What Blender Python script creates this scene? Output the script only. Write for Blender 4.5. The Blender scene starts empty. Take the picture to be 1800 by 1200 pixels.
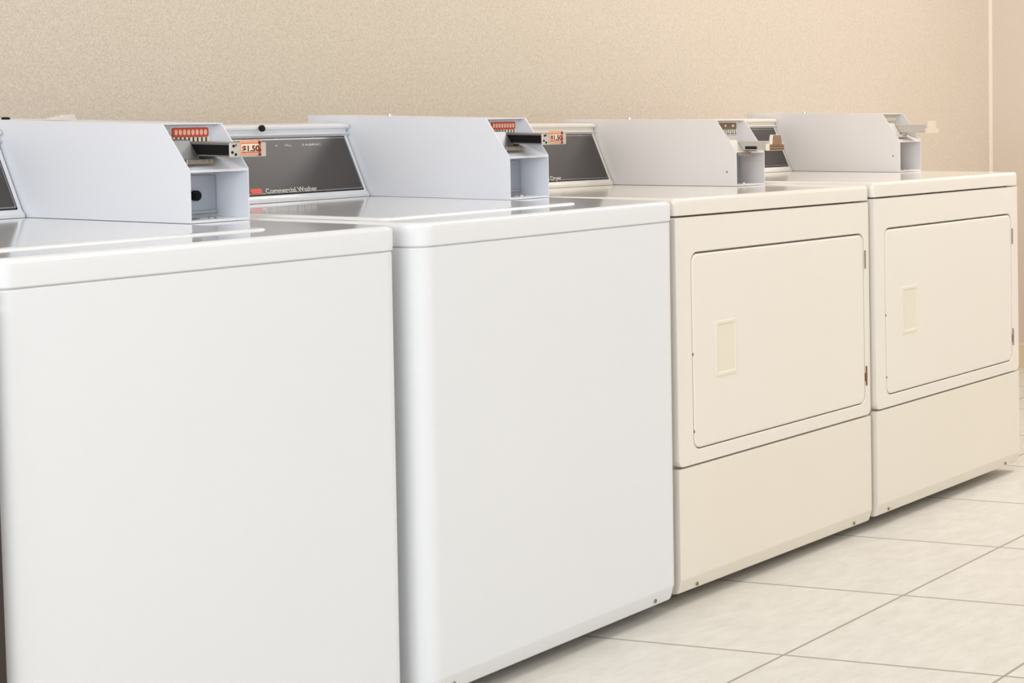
import bpy, bmesh, math, random
from math import sin, cos, pi, radians as R
from mathutils import Matrix, Vector
random.seed(4)
scene = bpy.context.scene
col = scene.collection

# ------------------------------------------------------------------ materials
def srgb(r, g, b):
    f = lambda c: (c / 255 / 12.92) if c / 255 <= .04045 else ((c / 255 + .055) / 1.055) ** 2.4
    return (f(r), f(g), f(b), 1)

def mat(name, rgb, rough=.4, metal=0., spec=.5, coat=0., noise=0., nscale=40., bump=0., bscale=200., emit=None, alpha=None, trans=0.):
    m = bpy.data.materials.new(name); m.use_nodes = True
    nt = m.node_tree; b = nt.nodes['Principled BSDF']
    c = srgb(*rgb)
    b.inputs['Base Color'].default_value = c
    b.inputs['Roughness'].default_value = rough
    b.inputs['Metallic'].default_value = metal
    b.inputs['Specular IOR Level'].default_value = spec
    b.inputs['Coat Weight'].default_value = coat
    b.inputs['Coat Roughness'].default_value = .08
    b.inputs['Transmission Weight'].default_value = trans
    tc = nt.nodes.new('ShaderNodeTexCoord')
    if noise:
        n = nt.nodes.new('ShaderNodeTexNoise'); n.inputs['Scale'].default_value = nscale; n.inputs['Detail'].default_value = 4
        mx = nt.nodes.new('ShaderNodeMix'); mx.data_type = 'RGBA'
        mx.inputs['A'].default_value = tuple(x * (1 - noise) for x in c[:3]) + (1,)
        mx.inputs['B'].default_value = tuple(min(1, x * (1 + noise)) for x in c[:3]) + (1,)
        nt.links.new(tc.outputs['Object'], n.inputs['Vector'])
        nt.links.new(n.outputs['Fac'], mx.inputs['Factor']); nt.links.new(mx.outputs['Result'], b.inputs['Base Color'])
    if bump:
        n2 = nt.nodes.new('ShaderNodeTexNoise'); n2.inputs['Scale'].default_value = bscale
        bp = nt.nodes.new('ShaderNodeBump'); bp.inputs['Strength'].default_value = bump; bp.inputs['Distance'].default_value = .001
        nt.links.new(tc.outputs['Object'], n2.inputs['Vector'])
        nt.links.new(n2.outputs['Fac'], bp.inputs['Height']); nt.links.new(bp.outputs['Normal'], b.inputs['Normal'])
    return m

M = dict(
    enamel=mat('white enamel', (236, 237, 239), .20, noise=.012, nscale=3),
    enamel_top=mat('glossy white enamel', (238, 239, 241), .09, spec=.9, coat=.35, noise=.01, nscale=3),
    almond=mat('almond enamel', (243, 236, 225), .34, noise=.015, nscale=3),
    almond_top=mat('glossy almond enamel', (243, 236, 226), .12, spec=.8, coat=.25, noise=.012, nscale=3),
    almond_low=mat('almond kick panel enamel', (240, 232, 218), .36, noise=.018, nscale=3),
    case=mat('pale grey powder coat', (236, 237, 242), .34, noise=.012, nscale=5),
    case_warm=mat('warm grey powder coat', (240, 235, 232), .38, noise=.012, nscale=5),
    case_in=mat('pale grey inside', (241, 242, 246), .42),
    vault=mat('steel vault door', (188, 194, 202), .32, metal=.35),
    chrome=mat('chrome', (150, 150, 152), .45, metal=1.),
    satin=mat('satin steel', (160, 154, 146), .3, metal=.9),
    palesteel=mat('pale steel', (206, 199, 190), .5, metal=.25),
    bright=mat('bright key lock', (235, 235, 235), .12, metal=1.),
    dark=mat('black plastic', (16, 14, 14), .6, spec=.2),
    slot=mat('slot black', (20, 17, 15), .6),
    panel=mat('black control panel', (66, 60, 58), .34, spec=.6, noise=.06, nscale=6),
    trim=mat('panel edging', (150, 148, 150), .25, metal=.8),
    print_=mat('panel print', (214, 208, 200), .5),
    red=mat('red coin plate', (214, 74, 44), .4),
    oval=mat('pale coin oval', (247, 205, 184), .4),
    brown=mat('brown coin plate', (128, 104, 78), .4),
    logo=mat('orange badge', (226, 84, 52), .4),
    sticker=mat('peach price sticker', (232, 168, 134), .45),
    sticker_in=mat('cream price sticker', (250, 228, 204), .45),
    sticker_brown=mat('tan price sticker', (150, 116, 88), .45),
    ink=mat('sticker ink', (88, 40, 28), .5),
    ink_red=mat('sticker red ink', (206, 88, 60), .5),
    rust=mat('rust', (138, 92, 62), .8, noise=.3, nscale=300),
    hinge=mat('hinge steel', (158, 148, 132), .4, metal=.7),
    screw=mat('screw steel', (140, 128, 108), .4, metal=.6),
    rubber=mat('black rubber', (28, 26, 24), .7),
    ghost=mat('beige slide end', (228, 211, 190), .4),
    handle=mat('almond handle cup', (240, 232, 214), .38),
    ceil=mat('ceiling paint', (242, 238, 230), .9, bump=.2, bscale=60),
    paint=mat('off-white wall paint', (232, 231, 229), .8),
    base=mat('cream cove base', (226, 208, 178), .45),
    caulk=mat('corner bead', (242, 230, 210), .5),
    wood=mat('dark brown laminate', (52, 38, 34), .4, noise=.2, nscale=12),
)

def wall_mat():
    m = bpy.data.materials.new('speckled beige wallcovering'); m.use_nodes = True
    nt = m.node_tree; N = nt.nodes; L = nt.links; b = N['Principled BSDF']
    b.inputs['Roughness'].default_value = .55
    tc = N.new('ShaderNodeTexCoord')
    n = N.new('ShaderNodeTexNoise'); n.inputs['Scale'].default_value = 330; n.inputs['Detail'].default_value = 3
    n2 = N.new('ShaderNodeTexNoise'); n2.inputs['Scale'].default_value = 1.6; n2.inputs['Detail'].default_value = 2
    r = N.new('ShaderNodeValToRGB')
    r.color_ramp.elements[0].position = .33; r.color_ramp.elements[0].color = srgb(217, 203, 186)
    r.color_ramp.elements[1].position = .66; r.color_ramp.elements[1].color = srgb(236, 224, 209)
    mx = N.new('ShaderNodeMix'); mx.data_type = 'RGBA'; mx.blend_type = 'MULTIPLY'; mx.inputs['Factor'].default_value = 1
    r2 = N.new('ShaderNodeValToRGB')
    r2.color_ramp.elements[0].position = .35; r2.color_ramp.elements[0].color = (.97, .97, .93, 1)
    r2.color_ramp.elements[1].position = .65; r2.color_ramp.elements[1].color = (1, .985, .98, 1)
    L.new(tc.outputs['Object'], n.inputs['Vector']); L.new(tc.outputs['Object'], n2.inputs['Vector'])
    L.new(n.outputs['Fac'], r.inputs['Fac']); L.new(n2.outputs['Fac'], r2.inputs['Fac'])
    L.new(r.outputs['Color'], mx.inputs['A']); L.new(r2.outputs['Color'], mx.inputs['B'])
    L.new(mx.outputs['Result'], b.inputs['Base Color'])
    bp = N.new('ShaderNodeBump'); bp.inputs['Strength'].default_value = .25; bp.inputs['Distance'].default_value = .001
    L.new(n.outputs['Fac'], bp.inputs['Height']); L.new(bp.outputs['Normal'], b.inputs['Normal'])
    return m
M['wall'] = wall_mat()

TS, TX, TY = .4438, .6568, -.3555
def floor_mat():
    m = bpy.data.materials.new('cream ceramic tile'); m.use_nodes = True
    nt = m.node_tree; N = nt.nodes; L = nt.links; b = N['Principled BSDF']
    tc = N.new('ShaderNodeTexCoord'); sx = N.new('ShaderNodeSeparateXYZ'); L.new(tc.outputs['Object'], sx.inputs[0])
    def math_(op, a, bb=None, **k):
        q = N.new('ShaderNodeMath'); q.operation = op
        for i, v in enumerate((a, bb)):
            if v is None: continue
            if isinstance(v, (int, float)): q.inputs[i].default_value = v
            else: L.new(v, q.inputs[i])
        return q.outputs[0]
    def edge(o, off):
        f = math_('FRACT', math_('DIVIDE', math_('SUBTRACT', o, off - 50 * TS), TS))
        return math_('MINIMUM', f, math_('SUBTRACT', 1.0, f))
    e = math_('MINIMUM', edge(sx.outputs[0], TX), edge(sx.outputs[1], TY))
    mr = N.new('ShaderNodeMapRange'); mr.interpolation_type = 'SMOOTHSTEP'
    mr.inputs['From Min'].default_value = .0055; mr.inputs['From Max'].default_value = .0085
    L.new(e, mr.inputs['Value'])
    mp = N.new('ShaderNodeMapping'); mp.inputs['Scale'].default_value = (1, 2.0, 1); L.new(tc.outputs['Object'], mp.inputs[0])
    n = N.new('ShaderNodeTexNoise'); n.inputs['Scale'].default_value = 13; n.inputs['Detail'].default_value = 10; n.inputs['Roughness'].default_value = .7
    n.inputs['Distortion'].default_value = .15
    L.new(mp.outputs[0], n.inputs['Vector'])
    r = N.new('ShaderNodeValToRGB')
    r.color_ramp.elements[0].position = .30; r.color_ramp.elements[0].color = srgb(214, 208, 197)
    r.color_ramp.elements[1].position = .62; r.color_ramp.elements[1].color = srgb(228, 223, 213)
    L.new(n.outputs['Fac'], r.inputs['Fac'])
    # each tile a touch different
    def cell(o, off): return math_('FLOOR', math_('DIVIDE', math_('SUBTRACT', o, off - 50 * TS), TS))
    cb = N.new('ShaderNodeCombineXYZ'); L.new(cell(sx.outputs[0], TX), cb.inputs[0]); L.new(cell(sx.outputs[1], TY), cb.inputs[1])
    wn = N.new('ShaderNodeTexWhiteNoise'); L.new(cb.outputs[0], wn.inputs['Vector'])
    hv = N.new('ShaderNodeHueSaturation'); L.new(r.outputs['Color'], hv.inputs['Color'])
    L.new(math_('ADD', math_('MULTIPLY', wn.outputs['Value'], .03), .985), hv.inputs['Value'])
    mx = N.new('ShaderNodeMix'); mx.data_type = 'RGBA'
    mx.inputs['A'].default_value = srgb(168, 158, 144)
    L.new(mr.outputs['Result'], mx.inputs['Factor']); L.new(hv.outputs['Color'], mx.inputs['B'])
    L.new(mx.outputs['Result'], b.inputs['Base Color'])
    rr = math_('SUBTRACT', .8, math_('MULTIPLY', mr.outputs['Result'], .42)); L.new(rr, b.inputs['Roughness'])
    bp = N.new('ShaderNodeBump'); bp.inputs['Strength'].default_value = .5; bp.inputs['Distance'].default_value = .002
    L.new(mr.outputs['Result'], bp.inputs['Height']); L.new(bp.outputs['Normal'], b.inputs['Normal'])
    return m
M['floor'] = floor_mat()

# ------------------------------------------------------------------ mesh helpers
def finish(name, bm, m, parent=None, wn=True):
    bmesh.ops.remove_doubles(bm, verts=bm.verts, dist=1e-6)
    bmesh.ops.recalc_face_normals(bm, faces=bm.faces)
    for e in bm.edges:
        e.smooth = not (len(e.link_faces) != 2 or e.calc_face_angle(0) > R(38))
    for f in bm.faces: f.smooth = True
    me = bpy.data.meshes.new(name); bm.to_mesh(me); bm.free()
    ms = m if isinstance(m, (list, tuple)) else [m]
    for x in ms: me.materials.append(x)
    o = bpy.data.objects.new(name, me); col.objects.link(o)
    if parent: o.parent = parent
    if wn:
        w = o.modifiers.new('wn', 'WEIGHTED_NORMAL'); w.keep_sharp = True
    return o

def rrect(x0, x1, y0, y1, r, n=8):
    """rounded rectangle, ccw; r = one radius or (bl, br, tr, tl)"""
    if not isinstance(r, (tuple, list)): r = (r,) * 4
    pts = []
    for (cx, cy, sx, sy, a0, rr) in ((x0, y0, 1, 1, pi, r[0]), (x1, y0, -1, 1, 1.5 * pi, r[1]), (x1, y1, -1, -1, 0, r[2]), (x0, y1, 1, -1, .5 * pi, r[3])):
        rr = max(rr, 1e-4)
        for k in range(n + 1):
            a = a0 + k / n * pi / 2
            pts.append((cx + sx * rr + rr * cos(a), cy + sy * rr + rr * sin(a)))
    return pts

def loft(bm, rings, cap=True, mi=0):
    vs = [[bm.verts.new(p) for p in ring] for ring in rings]
    fs = []
    for a, b in zip(vs, vs[1:]):
        n = len(a)
        for i in range(n):
            j = (i + 1) % n
            fs.append(bm.faces.new((a[i], a[j], b[j], b[i])))
    if cap:
        fs.append(bm.faces.new(vs[0][::-1])); fs.append(bm.faces.new(vs[-1]))
    for f in fs: f.material_index = mi
    return fs

def slab_z(bm, x0, x1, y0, y1, r, prof, n=8, mi=0):
    """vertical prism, prof = [(inset, z)]"""
    rs = r if isinstance(r, (tuple, list)) else (r,) * 4
    rings = []
    for d, z in prof:
        rings.append([(x, y, z) for x, y in rrect(x0 + d, x1 - d, y0 + d, y1 - d, [max(q - d, .0005) for q in rs], n)])
    loft(bm, rings, mi=mi)

def slab_y(bm, x0, x1, z0, z1, r, prof, n=8, mi=0):
    """slab facing -y, prof = [(inset, y)]"""
    rs = r if isinstance(r, (tuple, list)) else (r,) * 4
    rings = []
    for d, y in prof:
        rings.append([(x, y, z) for x, z in rrect(x0 + d, x1 - d, z0 + d, z1 - d, [max(q - d, .0004) for q in rs], n)])
    loft(bm, rings, mi=mi)

def box(bm, x0, x1, y0, y1, z0, z1, b=0., mi=0):
    if b: slab_y(bm, x0, x1, z0, z1, b, [(b, y0), (b * .3, y0 + b * .3), (0, y0 + b), (0, y1)], n=3, mi=mi)
    else: loft(bm, [[(x0, y0, z0), (x1, y0, z0), (x1, y1, z0), (x0, y1, z0)], [(x0, y0, z1), (x1, y0, z1), (x1, y1, z1), (x0, y1, z1)]], mi=mi)

def prism_x(bm, x0, x1, prof, mi=0):
    loft(bm, [[(x0, y, z) for y, z in prof], [(x1, y, z) for y, z in prof]], mi=mi)

def cyl(bm, p, axis, rad, h, n=20, mi=0, taper=1., dome=0.):
    ax = Vector(axis).normalized(); q = Vector((0, 0, 1)).rotation_difference(ax).to_matrix(); p = Vector(p)
    rings = []
    prof = [(rad, 0), (rad * taper, h)]
    if dome: prof += [(rad * taper * .8, h + dome * .6), (rad * taper * .4, h + dome * .95)]
    for rr, z in prof:
        rings.append([tuple(p + q @ Vector((rr * cos(2 * pi * k / n), rr * sin(2 * pi * k / n), z))) for k in range(n)])
    loft(bm, rings, mi=mi)

def ring_y(bm, outer, inner, y0, y1, mi=0):
    """frame between two equal-count loops (x,z), from y0 (front) to y1, with the inner walls"""
    n = len(outer)
    A = [bm.verts.new((x, y0, z)) for x, z in outer]; B = [bm.verts.new((x, y0, z)) for x, z in inner]
    C = [bm.verts.new((x, y1, z)) for x, z in outer]; D = [bm.verts.new((x, y1, z)) for x, z in inner]
    for i in range(n):
        j = (i + 1) % n
        for q in ((A[i], A[j], B[j], B[i]), (B[i], B[j], D[j], D[i]), (C[i], D[i], D[j], C[j]), (A[j], A[i], C[i], C[j])):
            bm.faces.new(q).material_index = mi

def text(name, s, size, m, parent, loc, rot, align='LEFT', sx=1., ext=.0002, bold=0.):
    cu = bpy.data.curves.new(name, 'FONT'); cu.body = s; cu.size = size; cu.extrude = ext; cu.align_x = align
    cu.offset = bold; cu.space_character = 1.0
    t = bpy.data.objects.new(name + '_tmp', cu); col.objects.link(t)
    dg = bpy.context.evaluated_depsgraph_get(); me = bpy.data.meshes.new_from_object(t.evaluated_get(dg))
    bpy.data.objects.remove(t); bpy.data.curves.remove(cu)
    me.name = name; me.materials.clear(); me.materials.append(m)
    o = bpy.data.objects.new(name, me); col.objects.link(o)
    o.parent = parent; o.location = loc; o.rotation_euler = rot; o.scale = (sx, 1, 1)
    return o

def struct(name, bm, m):
    o = finish(name, bm, m, wn=False); o['kind'] = 'structure'; return o

# ------------------------------------------------------------------ setting
XL, XR, YF, YB, H = -3.7, 4.20, -3.9, .98, 2.62
bm = bmesh.new(); box(bm, XL, XR, YF, YB, -.05, 0); struct('floor', bm, M['floor'])
bm = bmesh.new(); box(bm, XL, XR, YF, YB, H, H + .05); struct('ceiling', bm, M['ceil'])
bm = bmesh.new(); box(bm, XL - .1, XR + .1, YB, YB + .1, -.05, H + .05); struct('wall_back', bm, M['wall'])
bm = bmesh.new(); box(bm, XR, XR + .1, YF - .1, YB, -.05, H + .05); struct('wall_right', bm, M['wall'])
bm = bmesh.new(); box(bm, XL - .1, XR + .1, YF - .1, YF, -.05, H + .05); struct('wall_front', bm, M['paint'])
# left wall with the window opening the cool daylight comes through
bm = bmesh.new()
wy0, wy1, wz0, wz1 = -2.9, -.5, .9, 2.2
for a in ((YF, wy0, -.05, H + .05), (wy1, YB, -.05, H + .05), (wy0, wy1, -.05, wz0), (wy0, wy1, wz1, H + .05)):
    box(bm, XL - .1, XL, a[0], a[1], a[2], a[3])
struct('wall_left', bm, M['paint'])
bm = bmesh.new()
prof = [(0, 0), (-.012, 0), (-.012, .003), (-.007, .012), (-.006, .082), (-.003, .090), (0, .092)]
loft(bm, [[(XL, YB + a, z) for a, z in prof], [(XR, YB + a, z) for a, z in prof]]); struct('baseboard_back', bm, M['base'])
bm = bmesh.new()
loft(bm, [[(XR + a, YF, z) for a, z in prof], [(XR + a, YB - .012, z) for a, z in prof]]); struct('baseboard_right', bm, M['base'])
bm = bmesh.new(); prism = [(XR, YB - .010), (XR - .006, YB - .007), (XR - .009, YB)]
loft(bm, [[(x, y, .093) for x, y in prism + [(XR, YB)]], [(x, y, H) for x, y in prism + [(XR, YB)]]]); struct('trim_1', bm, M['caulk'])

# ------------------------------------------------------------------ machine parts
def empty(name, loc, rot, label, cat, group=None):
    o = bpy.data.objects.new(name, None); col.objects.link(o); o.empty_display_size = .1
    o.location = loc; o.rotation_euler = rot; o['label'] = label; o['category'] = cat
    if group: o['group'] = group
    return o

def foot(root, u, v, a, b, top=.032):
    z0 = a * u - b * v + .0004
    bm = bmesh.new(); cyl(bm, (u, v, z0), (0, 0, 1), .018, .009, 16, taper=.8); cyl(bm, (u, v, z0 + .009), (0, 0, 1), .006, top - z0 - .009, 10)
    finish('foot', bm, M['rubber'], root)

def screw(parent, u, v, z, m=None, r=.0042, axis=(0, -1, 0)):
    bm = bmesh.new(); cyl(bm, (u, v, z), axis, r, .0012, 14, taper=.9, dome=.0008)
    finish('screw', bm, m or M['screw'], parent, wn=False)

def make_console(root, u0, u1, vb, zt, m, word, panel_m, warm, off=0.):
    """sloped rear console. vb = front foot of its face, zt = deck height"""
    k = .425
    f = lambda z: vb + .006 + k * (z - zt - .011)          # face plane
    pr = [(vb, zt + .0006), (vb, zt + .006), (f(zt + .012), zt + .012), (f(zt + .1195), zt + .1195), (f(zt + .1205) - .005, zt + .1222), (f(zt + .1205) - .006, zt + .1245),
          (f(zt + .1205) + .001, zt + .1275), (f(zt + .1205) + .001, zt + .1325), (f(zt + .1205) - .007, zt + .1355), (f(zt + .1205) - .008, zt + .1395), (f(zt + .1205) - .005, zt + .1425),
          (f(zt + .1205) + .002, zt + .1435), (f(zt + .12) + .06, zt + .144), (f(zt + .12) + .075, zt + .139), (f(zt + .12) + .08, zt + .0006)]
    bm = bmesh.new()
    rings = []
    for (x, s) in ((u0, .965), (u0 + .003, 1.), (u1 - .003, 1.), (u1, .965)):
        cy = vb + .06; cz = zt
        rings.append([(x, cy + (y - cy) * (1 if s == 1 else .975), cz + (z - cz) * (1 if s == 1 else .99)) for y, z in pr])
    loft(bm, rings)
    con = finish('console', bm, m, root)
    # dark panel with bright edging, lying on the sloped face
    ang = math.atan(k)
    def on_face(z, d=0.):   # d = distance proud of the face
        return f(z) - d * cos(ang), z + d * sin(ang)
    za, zb = zt + .0135, zt + .1185
    def face_plate(name, ua, ub, z0, z1, d, m, r=.002):
        bm = bmesh.new(); rings = []
        for ins, dd in ((0, -.001), (0, d * .6), (.0005, d)):
            ring = []
            for x, z in rrect(ua + ins, ub - ins, z0 + ins, z1 - ins, r, 3):
                y, zz = on_face(z, dd); ring.append((x, y, zz))
            rings.append(ring)
        loft(bm, rings); return finish(name, bm, m, con, wn=False)
    face_plate('panel_border', u0 + .012, u1 - .008, za, zb, .0010, M['dark'])
    face_plate('panel_edging', u0 + .0138, u1 - .0098, za + .0017, zb - .0017, .0018, M['trim'])
    face_plate('control_panel', u0 + .0165, u1 - .0125, za + .0043, zb - .0043, .0026, panel_m)
    rot = (pi / 2 - ang, 0, 0)
    def T(name, s, size, u, z, m, sx=1., **k2):
        y, zz = on_face(z, .0027); return text(name, s, size, m, con, (u, y, zz), rot, sx=sx, **k2)
    T('panel_lettering', 'Commercial ' + word, .0136, .311 + off, zt + .0165, M['print_'], sx=1.06, bold=.0002)
    face_plate('badge', .277 + off, .3035 + off, zt + .0165, zt + .0265, .0032, M['logo'])
    T('panel_marks', 'W', .006, .372 + off * .9, zt + .101, M['print_'])
    T('panel_marks', 'FILL', .0062, .395 + off * .9, zt + .101, M['print_'], sx=1.6)
    T('panel_marks', 'FABRIC', .0062, .437 + off * .9, zt + .101, M['print_'], sx=2.3)
    return con, on_face

def make_coin_box(root, u0, u1, vf, vr, zt, h1, h2, slant, m, mi_, style, zs, ve_off, has_lock=True, deep=.069, dot=None, hole=None):
    """grey steel meter case standing on the deck: open front with the coin mechanism"""
    t = .0018
    zk, zT = zt + h1, zt + h2
    z0 = zt + .0006
    side = [(vf, z0), (vf, zk), (vf + slant, zT), (vr, zT), (vr, z0)]
    bm = bmesh.new()
    prism_x(bm, u0, u0 + t, side); prism_x(bm, u1 - t, u1, side)
    prism_x(bm, u0 + t, u1 - t, [(vf + slant + .001, zT - t), (vf + slant + .001, zT), (vr, zT), (vr, zT - t)])         # top
    prism_x(bm, u0 + t, u1 - t, [(vr - t, z0), (vr - t, zT - t), (vr, zT - t), (vr, z0)])                                # back
    prism_x(bm, u0 + t, u1 - t, [(vf + .0005, z0), (vf + .0005, z0 + .004), (vf + deep, z0 + .004), (vf + deep, z0)])    # floor
    case = finish('coin_box', bm, m, root, wn=False)
    bm = bmesh.new()
    prism_x(bm, u0 + t, u1 - t, [(vf + deep, z0 + .004), (vf + deep, zT - t), (vf + deep + t, zT - t), (vf + deep + t, z0 + .004)])
    finish('back_plate', bm, mi_, case, wn=False)
    bm = bmesh.new()
    prism_x(bm, u0 + t, u1 - t, [(vf + .0006, zk - .004), (vf + .0006, zk), (vf + .004, zk + .0012), (vf + deep - .012, zk + .022), (vf + deep, zk + .022), (vf + deep, zk + .016), (vf + .006, zk - .003)])
    finish('sloped_shelf', bm, mi_, case, wn=False)
    # coin vault door deep in the lower bay
    bm = bmesh.new(); slab_y(bm, u0 + .012, u1 - .003, zt + .010, zt + .073, .007, [(0, vf + deep), (0, vf + deep - .004), (.001, vf + deep - .005)], 6)
    vd = finish('vault_door', bm, M['vault'], case, wn=False)
    bm = bmesh.new(); slab_y(bm, u0 + .012, u1 - .006, zt + .0105, zt + .015, .001, [(0, vf + deep - .004), (0, vf + deep - .009), (.001, vf + deep - .010)], 3)
    finish('door_sill', bm, M['vault'], case, wn=False)
    if has_lock:
        bm = bmesh.new(); cyl(bm, (u0 + .068, vf + deep - .005, zt + .040), (0, -1, 0), .0085, .006, 20); cyl(bm, (u0 + .068, vf + deep - .011, zt + .040), (0, -1, 0), .0045, .001, 14)
        finish('lock', bm, M['dark'], case, wn=False)
    for uu in (u0 + .030, u0 + .062):
        bm = bmesh.new(); cyl(bm, (uu, vf + .022, z0 + .004), (0, 0, 1), .006, .0025, 6); finish('bolt', bm, M['satin'], case, wn=False)
    # key lock on the top plate
    bm = bmesh.new(); cyl(bm, ((u0 + u1) / 2, vf + .325, zT), (0, 0, 1), .006, .0045, 16, dome=.001); finish('top_lock', bm, M['bright'], case)
    # ---- coin plate with eight slots, and the comb below it
    vp = vf + deep
    ua, ub = u0 + .031, u0 + .100
    za, zb = zT - .0225, zT - .0075
    pm = {'red': M['red'], 'brown': M['brown'], 'pale': M['palesteel']}[style]
    om = {'red': M['oval'], 'brown': M['handle'], 'pale': M['handle']}[style]
    bm = bmesh.new(); slab_y(bm, ua - .002, ub + .003, za - .013, zb + .003, .002, [(0, vp), (0, vp - .0015), (.0005, vp - .002)], 3)
    finish('slot_bezel', bm, M['handle'] if style != 'red' else M['case_in'], case, wn=False)
    bm = bmesh.new(); slab_y(bm, ua, ub, za, zb, .003, [(0, vp - .002), (0, vp - .0035), (.0005, vp - .004)], 4)
    cp = finish('coin_plate', bm, pm, case, wn=False)
    if style != 'brown':
        bm = bmesh.new()
        for k in range(8):
            c = ua + .0065 + k * (ub - ua - .013) / 7
            slab_y(bm, c - .0027, c + .0027, za + .003, zb - .003, .0026, [(0, vp - .004), (.0003, vp - .0046)], 4)
        finish('coin_ovals', bm, om, case, wn=False)
    else:
        for c, w_ in ((ua + .022, .006), (ua + .050, .009)):
            bm = bmesh.new(); slab_y(bm, c, c + w_, za + .006, zb - .004, .002, [(0, vp - .004), (.0003, vp - .0046)], 4)
            finish('coin_mark', bm, om, case, wn=False)
    bm = bmesh.new()
    for k in range(9):
        c = ua + .002 + k * (ub - ua - .004) / 8
        box(bm, c - .0019, c + .0019, vp - .0052, vp - .002, za - .0090 - .0015 * (k % 2), za - .0006)
    finish('slot_comb', bm, M['handle'], case, wn=False)
    bm = bmesh.new(); box(bm, ua, ub, vp - .0035, vp - .0012, za - .0105, za - .0008); finish('slots', bm, M['slot'], case, wn=False)
    # ---- chrome slide housing: a cheek following the slope, cross plate, tray and end plate
    s_ = slant / (h2 - h1)
    ed = lambda z, d=.004: vf + (z - zk) * s_ + d
    zl, zh = zs
    hm = M['chrome'] if style in ('red',) else M['palesteel']
    bm = bmesh.new()
    prism_x(bm, u0 + .004, u0 + .0355, [(ed(zl - .006), zl - .006), (ed(zh + .001), zh + .001), (ed(zh + .001) + .003, zh + .003), (vp, zh + .003), (vp, zl - .006)])
    hs = finish('slide_housing', bm, hm, case)
    bm = bmesh.new()
    prism_x(bm, u1 - .0225, u1 - .0185, [(ed(zl - .002, .012), zl - .002), (ed(zh - .002, .012), zh - .002), (vp, zh - .002), (vp, zl - .002)])
    hs = finish('housing_cheek', bm, hm, case)
    bm = bmesh.new(); vq = ed(zl - .011, .002)
    slab_y(bm, u0 + .004, u0 + .054, zl - .0130, zl - .0045, .001, [(0, vq + .022), (0, vq - .000), (.001, vq - .001)], 3)
    fp = finish('housing_plate', bm, M['satin'] if style != 'pale' else hm, case)
    for uu in (u0 + .036, u0 + .046): screw(case, uu, vq - .001, zl - .0078, M['screw'], .0016)
    ve = vf - ve_off
    ta, tb = u0 + .0362, u1 - .024
    sm = M['dark'] if style == 'red' else M['palesteel']
    bm = bmesh.new(); box(bm, ta + .0012, tb - .0012, ve + .003, vp, zl + .002, zh - .004); sl = finish('coin_slide', bm, sm, case, wn=False)
    bm = bmesh.new(); box(bm, ta, tb, ve + .002, vp, zh - .0045, zh - .0010, .0); box(bm, ta, tb, ve + .001, vp, zl, zl + .0022)
    finish('slide_rail', bm, M['satin'] if style == 'red' else hm, case)
    if style == 'brown':
        bm = bmesh.new(); slab_y(bm, 0, .030, 0, .007, .0015, [(0, 0), (0, -.0012)], 3)
        o = finish('coin_recess', bm, M['slot'], case, wn=False); o.rotation_euler = (0, 0, -pi / 2); o.location = (ta + .0005, vf - .000, zl + .002)
    pa, pb = ta - .002, ta + .068
    z1_, z2_ = zl - .001, zh + .001
    if style == 'red':
        bm = bmesh.new(); slab_y(bm, pa, pb, z1_ + .0, z2_ - .002, .002, [(0, ve + .002), (0, ve), (.0006, ve - .0008)], 3)
        hd = finish('slide_handle', bm, M['palesteel'], case)
        bm = bmesh.new(); slab_y(bm, pa + .019, pb - .010, z1_ + .003, z2_ + .0025, .0015, [(0, ve), (0, ve - .0016), (.0004, ve - .002)], 3)
        finish('price_label', bm, M['sticker'], case, wn=False)
        bm = bmesh.new(); slab_y(bm, pa + .0205, pb - .016, z1_ + .0085, z2_ - .004, .0008, [(0, ve - .0019), (0, ve - .0024)], 3)
        finish('price_label', bm, M['sticker_in'], case, wn=False)
        bm = bmesh.new(); box(bm, pa + .0195, pb - .017, ve - .0024, ve - .001, z1_ + .0068, z1_ + .0078); box(bm, pa + .0195, pb - .017, ve - .0024, ve - .001, z2_ - .0036, z2_ - .0028)
        box(bm, pb - .0165, pb - .0125, ve - .0024, ve - .001, z1_ + .004, z2_ + .001)
        finish('label_lines', bm, M['ink_red'], case, wn=False)
        text('price_lettering', '$1.50', .0128, M['ink'], case, (pa + .021, ve - .0027, z1_ + .0092), (pi / 2, 0, 0), sx=1.16, bold=.0003)
        for dz in (-.0005, .0065, .0185): 
            bm = bmesh.new(); cyl(bm, (pb - .0145, ve - .0022, z1_ + .004 + dz), (0, -1, 0), .0024, .0006, 14); finish('rivet', bm, M['ink'], case, wn=False)
        for (du, dz, mm) in ((.006, .018, M['dark']), (.0105, .0195, M['chrome']), (.0035, .008, M['dark']), (.010, .0045, M['dark'])):
            bm = bmesh.new(); cyl(bm, (pa + du, ve, z1_ + dz), (0, -1, 0), .0022, .0014, 12); finish('rivet', bm, mm, case, wn=False)
    elif style == 'brown':
        bm = bmesh.new(); slab_y(bm, pa, pb, z1_, z2_ - .008, .001, [(0, ve + .003), (0, ve), (.0006, ve - .0008)], 3)
        rings = []
        for dd, y in ((0, ve + .003), (0, ve - .0012), (.0006, ve - .002)):
            rings.append([(pa + .012 + dd, y, z2_ - .009), (pb - .012 - dd, y, z2_ - .009), (pb - .016 - dd, y, z2_ + .013 - dd), (pa + .018 + dd, y, z2_ + .013 - dd)])
        loft(bm, rings); hd = finish('slide_handle', bm, M['handle'], case)
        bm = bmesh.new(); slab_y(bm, pa + .010, pb - .001, z1_ + .001, z2_ - .0095, .001, [(0, ve), (0, ve - .0014)], 3)
        loft(bm, [[(pa + .020, y, z2_ - .0095), (pb - .012, y, z2_ - .0095), (pb - .0165, y, z2_ + .012), (pa + .023, y, z2_ + .012)] for y in (ve - .001, ve - .0026)])
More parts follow.
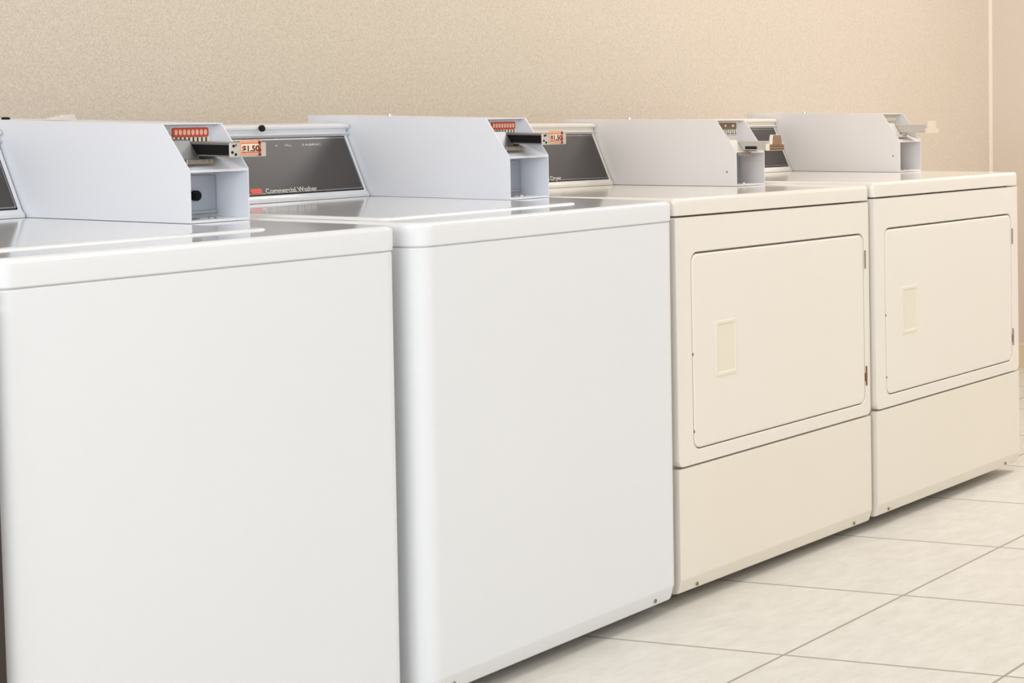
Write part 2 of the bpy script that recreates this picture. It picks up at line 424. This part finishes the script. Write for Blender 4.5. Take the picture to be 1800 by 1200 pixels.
        finish('price_label', bm, M['sticker_brown'], case, wn=False)
        bm = bmesh.new(); box(bm, pa + .012, pb - .003, ve - .002, ve - .001, z1_ + .0025, z1_ + .004); box(bm, pa + .012, pb - .003, ve - .002, ve - .001, z1_ + .009, z1_ + .010)
        finish('label_lines', bm, M['ink'], case, wn=False)
    else:
        bm = bmesh.new(); slab_y(bm, pa, pb, z1_ - .001, z1_ + .012, .001, [(0, ve + .003), (0, ve), (.0006, ve - .0008)], 3)
        slab_y(bm, pa + .008, pb - .016, z1_ + .011, z2_ + .008, .001, [(0, ve + .003), (0, ve), (.0006, ve - .0008)], 3)
        finish('slide_handle', bm, M['ghost'], case)
    if hole:
        bm = bmesh.new(); cyl(bm, (u0, hole[0], hole[1]), (-1, 0, 0), .0022, .0006, 12); finish('rivet', bm, M['screw'], case, wn=False)
    return case

def machine_shell(root, w, d, zseam, ztop, body_m, top_m, rf, z_bot=.028, ul=0., a=0, b=0):
    """cabinet and deck with rounded front corners"""
    r4 = (rf - ul, rf, .008, .008)
    bm = bmesh.new()
    slab_z(bm, ul, w, 0, d, r4, [(.009, z_bot), (.006, z_bot + .004), (.0005, z_bot + .026), (0, z_bot + .030), (0, zseam - .004), (.0010, zseam - .0016), (.0020, zseam - .0006), (.0035, zseam - .0004), (.0035, zseam + .001)], 12)
    cab = finish('cabinet', bm, body_m, root)
    bm = bmesh.new()
    slab_z(bm, ul - .001, w + .001, -.0015, d + .002, r4, [(.0035, zseam + .0008), (.0015, zseam + .001), (.0003, zseam + .0022), (0, zseam + .0035), (0, ztop - .009), (.001, ztop - .005), (.0035, ztop - .0018), (.0075, ztop - .0002), (.011, ztop)], 12)
    top = finish('top_deck', bm, top_m, root)
    for u in (.12, w - .12):
        for v in (.17, d - .06): foot(root, u, v, a, b)
    return cab, top

MS = dict(
 W1=dict(x=-.5573, y=.0041, r=-.0026, bf=.2912, tr=.0008, tp=.0063, bo=.0039, w=.686),
 W2=dict(x=.1766, y=0., r=.0085, bf=.2811, tr=-.0013, tp=.0039, bo=.0087, w=.686),
 D1=dict(x=.8764, y=.0117, r=-.0070, bf=.2460, tr=.0085, tp=-.0086, bo=.0625, w=.7536),
 D2=dict(x=1.6233, y=-.0019, r=-.0109, bf=.2869, tr=.0040, tp=-.0089, bo=.0074, w=.7536))
ZT, ZS, ZTD, ZD, ZK = .8168, .7769, .8207, .7832, .2804
BW, H1, H2, SL, BL = .1134, .0847, .1576, .0522, .4707

def root_for(k, name, label, cat, group):
    m = MS[k]
    return empty(name, (m['x'], m['y'], 0), (m['tp'], m['tr'], m['r']), label, cat, group)

def washer(k, label, vb):
    m = MS[k]; w = m['w']; g = 'white coin-operated washers'
    root = root_for(k, 'washing_machine', label, 'washing machine', g)
    machine_shell(root, w, .735, ZS, ZT, M['enamel'], M['enamel_top'], .028, ul=-.009 if k == 'W2' else 0., a=m['tr'], b=m['tp'])
    bu1 = w - m['bo']; bu0 = bu1 - BW
    # raised loading lid on the deck
    bm = bmesh.new()
    slab_z(bm, .035, bu0 - .035, .100, vb - .045, .018, [(0, ZT - .001), (.0005, ZT + .0006), (.002, ZT + .0022), (.006, ZT + .003), (.02, ZT + .0031)], 10)
    finish('loading_lid', bm, M['enamel_top'], root)
    make_console(root, .012, bu0 - .004, vb, ZT, M['enamel'], 'Washer', M['panel'], False)
    make_coin_box(root, bu0, bu1, m['bf'], m['bf'] + BL, ZT, H1, H2, SL, M['case'], M['case_in'], 'red', (.923, .946) if k == 'W1' else (.925, .947), .045 if k == 'W1' else .048, has_lock=(k == 'W1'))
    for u in (.0575, w - .0756): screw(root, u, .0035, .0385, M['screw'])
    return root

def dryer(k, label, vb, style, zs, dz, hole):
    m = MS[k]; w = m['w'] if k == 'D2' else m['w'] - .016; g = 'almond coin-operated dryers'
    root = root_for(k, 'tumble_dryer', label, 'dryer', g)
    d = .735 if k == 'D2' else .70
    rf = .012; r4 = (rf, rf, .008, .008); z_bot = .028
    # side and back shell, set back behind the front panels
    bm = bmesh.new()
    ul = .0045 if k == 'D2' else 0.
    slab_z(bm, ul + .0005, w - .0005, .022, d, .006, [(.006, z_bot), (0, z_bot + .01), (0, ZD - .004), (.006, ZD - .002), (.006, ZD + .001)], 4)
    finish('cabinet', bm, M['almond'], root)
    bm = bmesh.new()
    slab_z(bm, ul - .0005, w + .0005, -.0015, d + .002, (rf, rf, .008, .008), [(.006, ZD + .0015), (.002, ZD + .002), (.0003, ZD + .003), (0, ZD + .005), (0, ZTD - .009), (.001, ZTD - .005), (.0035, ZTD - .0018), (.0075, ZTD - .0002), (.011, ZTD)], 10)
    finish('top_deck', bm, M['almond_top'], root)
    # upper front: frame with a rounded opening
    inner = rrect(.0490, .7135, .3113, .7105, .022, 8)
    outer = rrect(ul + 0.0005, w - .0005, ZK + .0018, ZD - .0012, (.016, .016, .004, .004), 8)
    o2 = rrect(ul + 0.0035, w - .0035, ZK + .0042, ZD - .0032, (.014, .014, .004, .004), 8)
    o1 = rrect(ul + 0.0012, w - .0012, ZK + .0024, ZD - .0018, (.015, .015, .004, .004), 8)
    i1 = rrect(.0475, .715, .3098, .712, .0235, 8)
    bm = bmesh.new(); n = len(inner)
    loops = [([(x, .0225, z) for x, z in outer]), ([(x, .004, z) for x, z in outer]), ([(x, .001, z) for x, z in o1]), ([(x, 0, z) for x, z in o2]), ([(x, 0, z) for x, z in i1]), ([(x, .0012, z) for x, z in inner]), ([(x, .020, z) for x, z in inner])]
    loft(bm, loops, cap=True)
    finish('front_panel', bm, M['almond'], root)
    # door: flush slab, wider slit along its top
    bm = bmesh.new()
    rings = [[(x, y, z) for x, z in rrect(.0515 + dd, .7115 - dd, .3135 + dd, .7065 - dd, .020 - dd, 8)] for dd, y in ((0, .019), (0, .003), (.0008, .001), (.0025, 0.0), (.006, -.0006))]
    rings.append([(x, -.0006, z) for x, z in rrect(.1300, .1945, .4545, .5595, .002, 8)])
    rings.append([(x, .0130, z) for x, z in rrect(.1300, .1945, .4545, .5595, .002, 8)])
    loft(bm, rings)
    door = finish('door', bm, M['almond'], root)
    # moulded cup handle
    bm = bmesh.new()
    q = lambda a_, b_, c_, d_, r_, y: [(x, y, z) for x, z in rrect(a_, b_, c_, d_, r_, 4)]
    loft(bm, [q(.1255, .1985, .4495, .5640, .003, -.0006), q(.1260, .1980, .4500, .5635, .003, -.0016), q(.1275, .1965, .4515, .5620, .003, -.0022), q(.1345, .1935, .4570, .5570, .002, -.0020),
              q(.1360, .1925, .4590, .5555, .002, -.0005), q(.1400, .1905, .4660, .5530, .002, .0085)])
    finish('door_handle', bm, M['handle'], door)
    # hinges on the right edge
    for (z0, z1, rust) in ((.6275, .6695, False), (.353, .3985, True)):
        bm = bmesh.new(); cyl(bm, (.7160, -.0012, z0), (0, 0, 1), .0020, z1 - z0, 12)
        if rust:
            box(bm, .7125, .7155, -.0002, .001, z0 + .010, z1 - .016)
        finish('hinge', bm, M['rust'] if rust and k == 'D1' else M['hinge'], root)
    # small chips of bare metal down the left edge
    for z in ((.502, .346) if k == 'D1' else (.50, .352)):
        bm = bmesh.new(); slab_y(bm, .0492, .0528, z, z + .006, .0015, [(0, .0006), (.0004, -.0004)], 3); finish('paint_chip', bm, M['screw'], root, wn=False)
    # kick panel with its folded lower edge
    bm = bmesh.new()
    prof = [(.0225, ZK - .0012), (.004, ZK - .0012), (.001, ZK - .002), (0, ZK - .005), (0, .058), (.0006, .054), (.0075, .032), (.010, .029), (.0225, .028)]
    rings = []
    for x, s in ((ul + .0005, .9), (ul + .0012, .35), (ul + .0045, 0), (w - .0045, 0), (w - .0012, .35), (w - .0005, .9)):
        rings.append([(x, min(.0225, y + .003 * s), z) for y, z in prof])
    loft(bm, rings)
    kp = finish('kick_panel', bm, M['almond_low'], root)
    for u in (.0575, w - .0756 if k == 'D1' else .673): screw(kp, u, .0045, .0375, M['screw'])
    for u in (.12, w - .12):
        for v in (.17, d - .06): foot(root, u, v, m['tr'], m['tp'])
    bu1 = MS[k]['w'] - m['bo']; bu0 = bu1 - BW
    make_console(root, .012, bu0 - .004, vb, ZTD, M['almond'], 'Dryer', M['panel'], True, off=-.022 if k == 'D1' else 0.)
    make_coin_box(root, bu0, bu1, m['bf'], m['bf'] + BL, ZTD, H1 + dz, H2 + dz, SL, M['case_warm'], M['case_warm'], style, zs, .058 if k == 'D1' else .060, has_lock=False, hole=hole)
    return root

w1 = washer('W1', 'white coin washer at the left edge, its coin box showing a black round lock', .6214)
w2 = washer('W2', 'white coin washer right of the first, whose black console panel reads Commercial Washer', .6035)
d1 = dryer('D1', 'almond dryer touching the second white washer, its coin box carrying a brown trapezoid slide handle', .5726, 'brown', (.9035, .9250), -.005, (.271, .8539))
d2 = dryer('D2', 'almond dryer at the right end of the row, nearest the wall corner', .6144, 'pale', (.9270, .9500), 0., (.3078, .8647))

# black round plug on the rail of the second washer's console
con = [c for c in w2.children if c.name.startswith('console')][0]
bm = bmesh.new(); cyl(bm, (.342, .6475, ZT + .1370), (0, -1, .15), .0062, .0035, 20, dome=.001); finish('rail_plug', bm, M['dark'], con)

# loose slip of white paper and black cap lying on the first washer's coin box
m1 = MS['W1']
zc = ZT + H2
bm = bmesh.new()
pts = [(0, 0, 0), (.035, -.002, .0), (.040, .008, .0090), (.038, .034, .0070), (.010, .038, .0005), (-.002, .02, 0)]
loft(bm, [[p for p in pts], [(x, y, z + .0008) for x, y, z in pts]])
o = finish('paper_slip', bm, M['case_warm'], None, wn=False)
bpy.context.view_layer.update()
o.matrix_world = w1.matrix_world @ Matrix.Translation((.5985, .592, zc + .0006))
o['label'] = 'small curled slip of white paper lying on top of the leftmost coin box'; o['category'] = 'paper'
cb1 = [c for c in w1.children if c.name.startswith('coin_box')][0]
bm = bmesh.new(); cyl(bm, (.600, .700, zc), (0, 0, 1), .006, .003, 14, dome=.001); finish('top_plug', bm, M['dark'], cb1, wn=False)

# ------------------------------------------------------------------ dark cabinet left of the first washer
root = empty('base_cabinet', (-1.1722, .004, 0), (0, 0, 0), 'dark brown cabinet beside the left edge of the nearest white washer', 'cabinet')
bm = bmesh.new(); slab_z(bm, 0, .612, .004, .60, .003, [(0, .08), (0, .76)], 2); finish('body', bm, M['wood'], root)
bm = bmesh.new(); box(bm, .02, .592, .05, .58, .0, .08); finish('plinth', bm, M['wood'], root)
bm = bmesh.new(); slab_y(bm, .004, .608, .085, .755, .003, [(0, .0035), (0, -.012), (.002, -.014)], 3); dr = finish('door', bm, M['wood'], root)
bm = bmesh.new(); box(bm, .03, .042, -.04, -.0145, .55, .68, .0); finish('door_handle', bm, M['satin'], dr)
bm = bmesh.new(); slab_z(bm, 0, .612, -.012, .60, .004, [(.002, .7605), (0, .762), (0, .776), (.002, .779)], 3); finish('cabinet_top', bm, M['wood'], root)

# ------------------------------------------------------------------ light
def area(name, loc, rot, sx, sy, e, c):
    l = bpy.data.lights.new(name, 'AREA'); l.shape = 'RECTANGLE'; l.size = sx; l.size_y = sy; l.energy = e; l.color = c
    o = bpy.data.objects.new(name, l); col.objects.link(o); o.location = loc; o.rotation_euler = rot; return o
area('ceiling_lamp', (-1.5, -.8, H - .03), (0, 0, 0), 1.6, .8, 13, (.90, .95, 1))
area('ceiling_lamp', (.8, -.8, H - .03), (0, 0, 0), 1.6, .8, 16, (.92, .95, 1))
area('ceiling_lamp', (3.0, -.5, H - .03), (0, 0, 0), 1.4, .8, 60, (.97, .955, .98))
area('ceiling_lamp', (1.6, -3.0, H - .03), (0, 0, 0), 3.0, .8, 46, (.92, .95, 1))
area('window_daylight', (XL - .02, (wy0 + wy1) / 2, (wz0 + wz1) / 2), (0, R(-90), 0), wz1 - wz0, wy1 - wy0, 155, (.86, .92, 1))

wld = bpy.data.worlds.new('world'); scene.world = wld; wld.use_nodes = True
wld.node_tree.nodes['Background'].inputs[0].default_value = (.85, .92, 1, 1)
wld.node_tree.nodes['Background'].inputs[1].default_value = 1.0

# ------------------------------------------------------------------ camera
yaw, pitch, roll = 1.30080, -.0662, .0077
FIT = dict(cx=-2.4428, cy=-2.3151, cz=1.0401, f=3413.2623, px=2398.0954, py=388.5946)
F = Vector((sin(yaw) * cos(pitch), cos(yaw) * cos(pitch), sin(pitch)))
Rr = Vector((cos(yaw), -sin(yaw), 0)); U = Rr.cross(F)
R2 = Rr * cos(roll) + U * sin(roll); U2 = -Rr * sin(roll) + U * cos(roll)
cd = bpy.data.cameras.new('camera'); cam = bpy.data.objects.new('camera', cd); col.objects.link(cam)
cd.sensor_fit = 'HORIZONTAL'; cd.sensor_width = 36; cd.lens = FIT['f'] / 1800 * 36
cd.shift_x = -(FIT['px'] - 900) / 1800; cd.shift_y = (FIT['py'] - 600) / 1800
cd.clip_start = .05; cd.clip_end = 60
mw = Matrix((R2, U2, -F)).transposed().to_4x4(); mw.translation = Vector((FIT['cx'], FIT['cy'], FIT['cz']))
cam.matrix_world = mw
scene.camera = cam
vs = scene.view_settings
vs.view_transform = 'Standard'; vs.look = 'None'; vs.gamma = 1; vs.use_curve_mapping = False; vs.exposure = -0.90
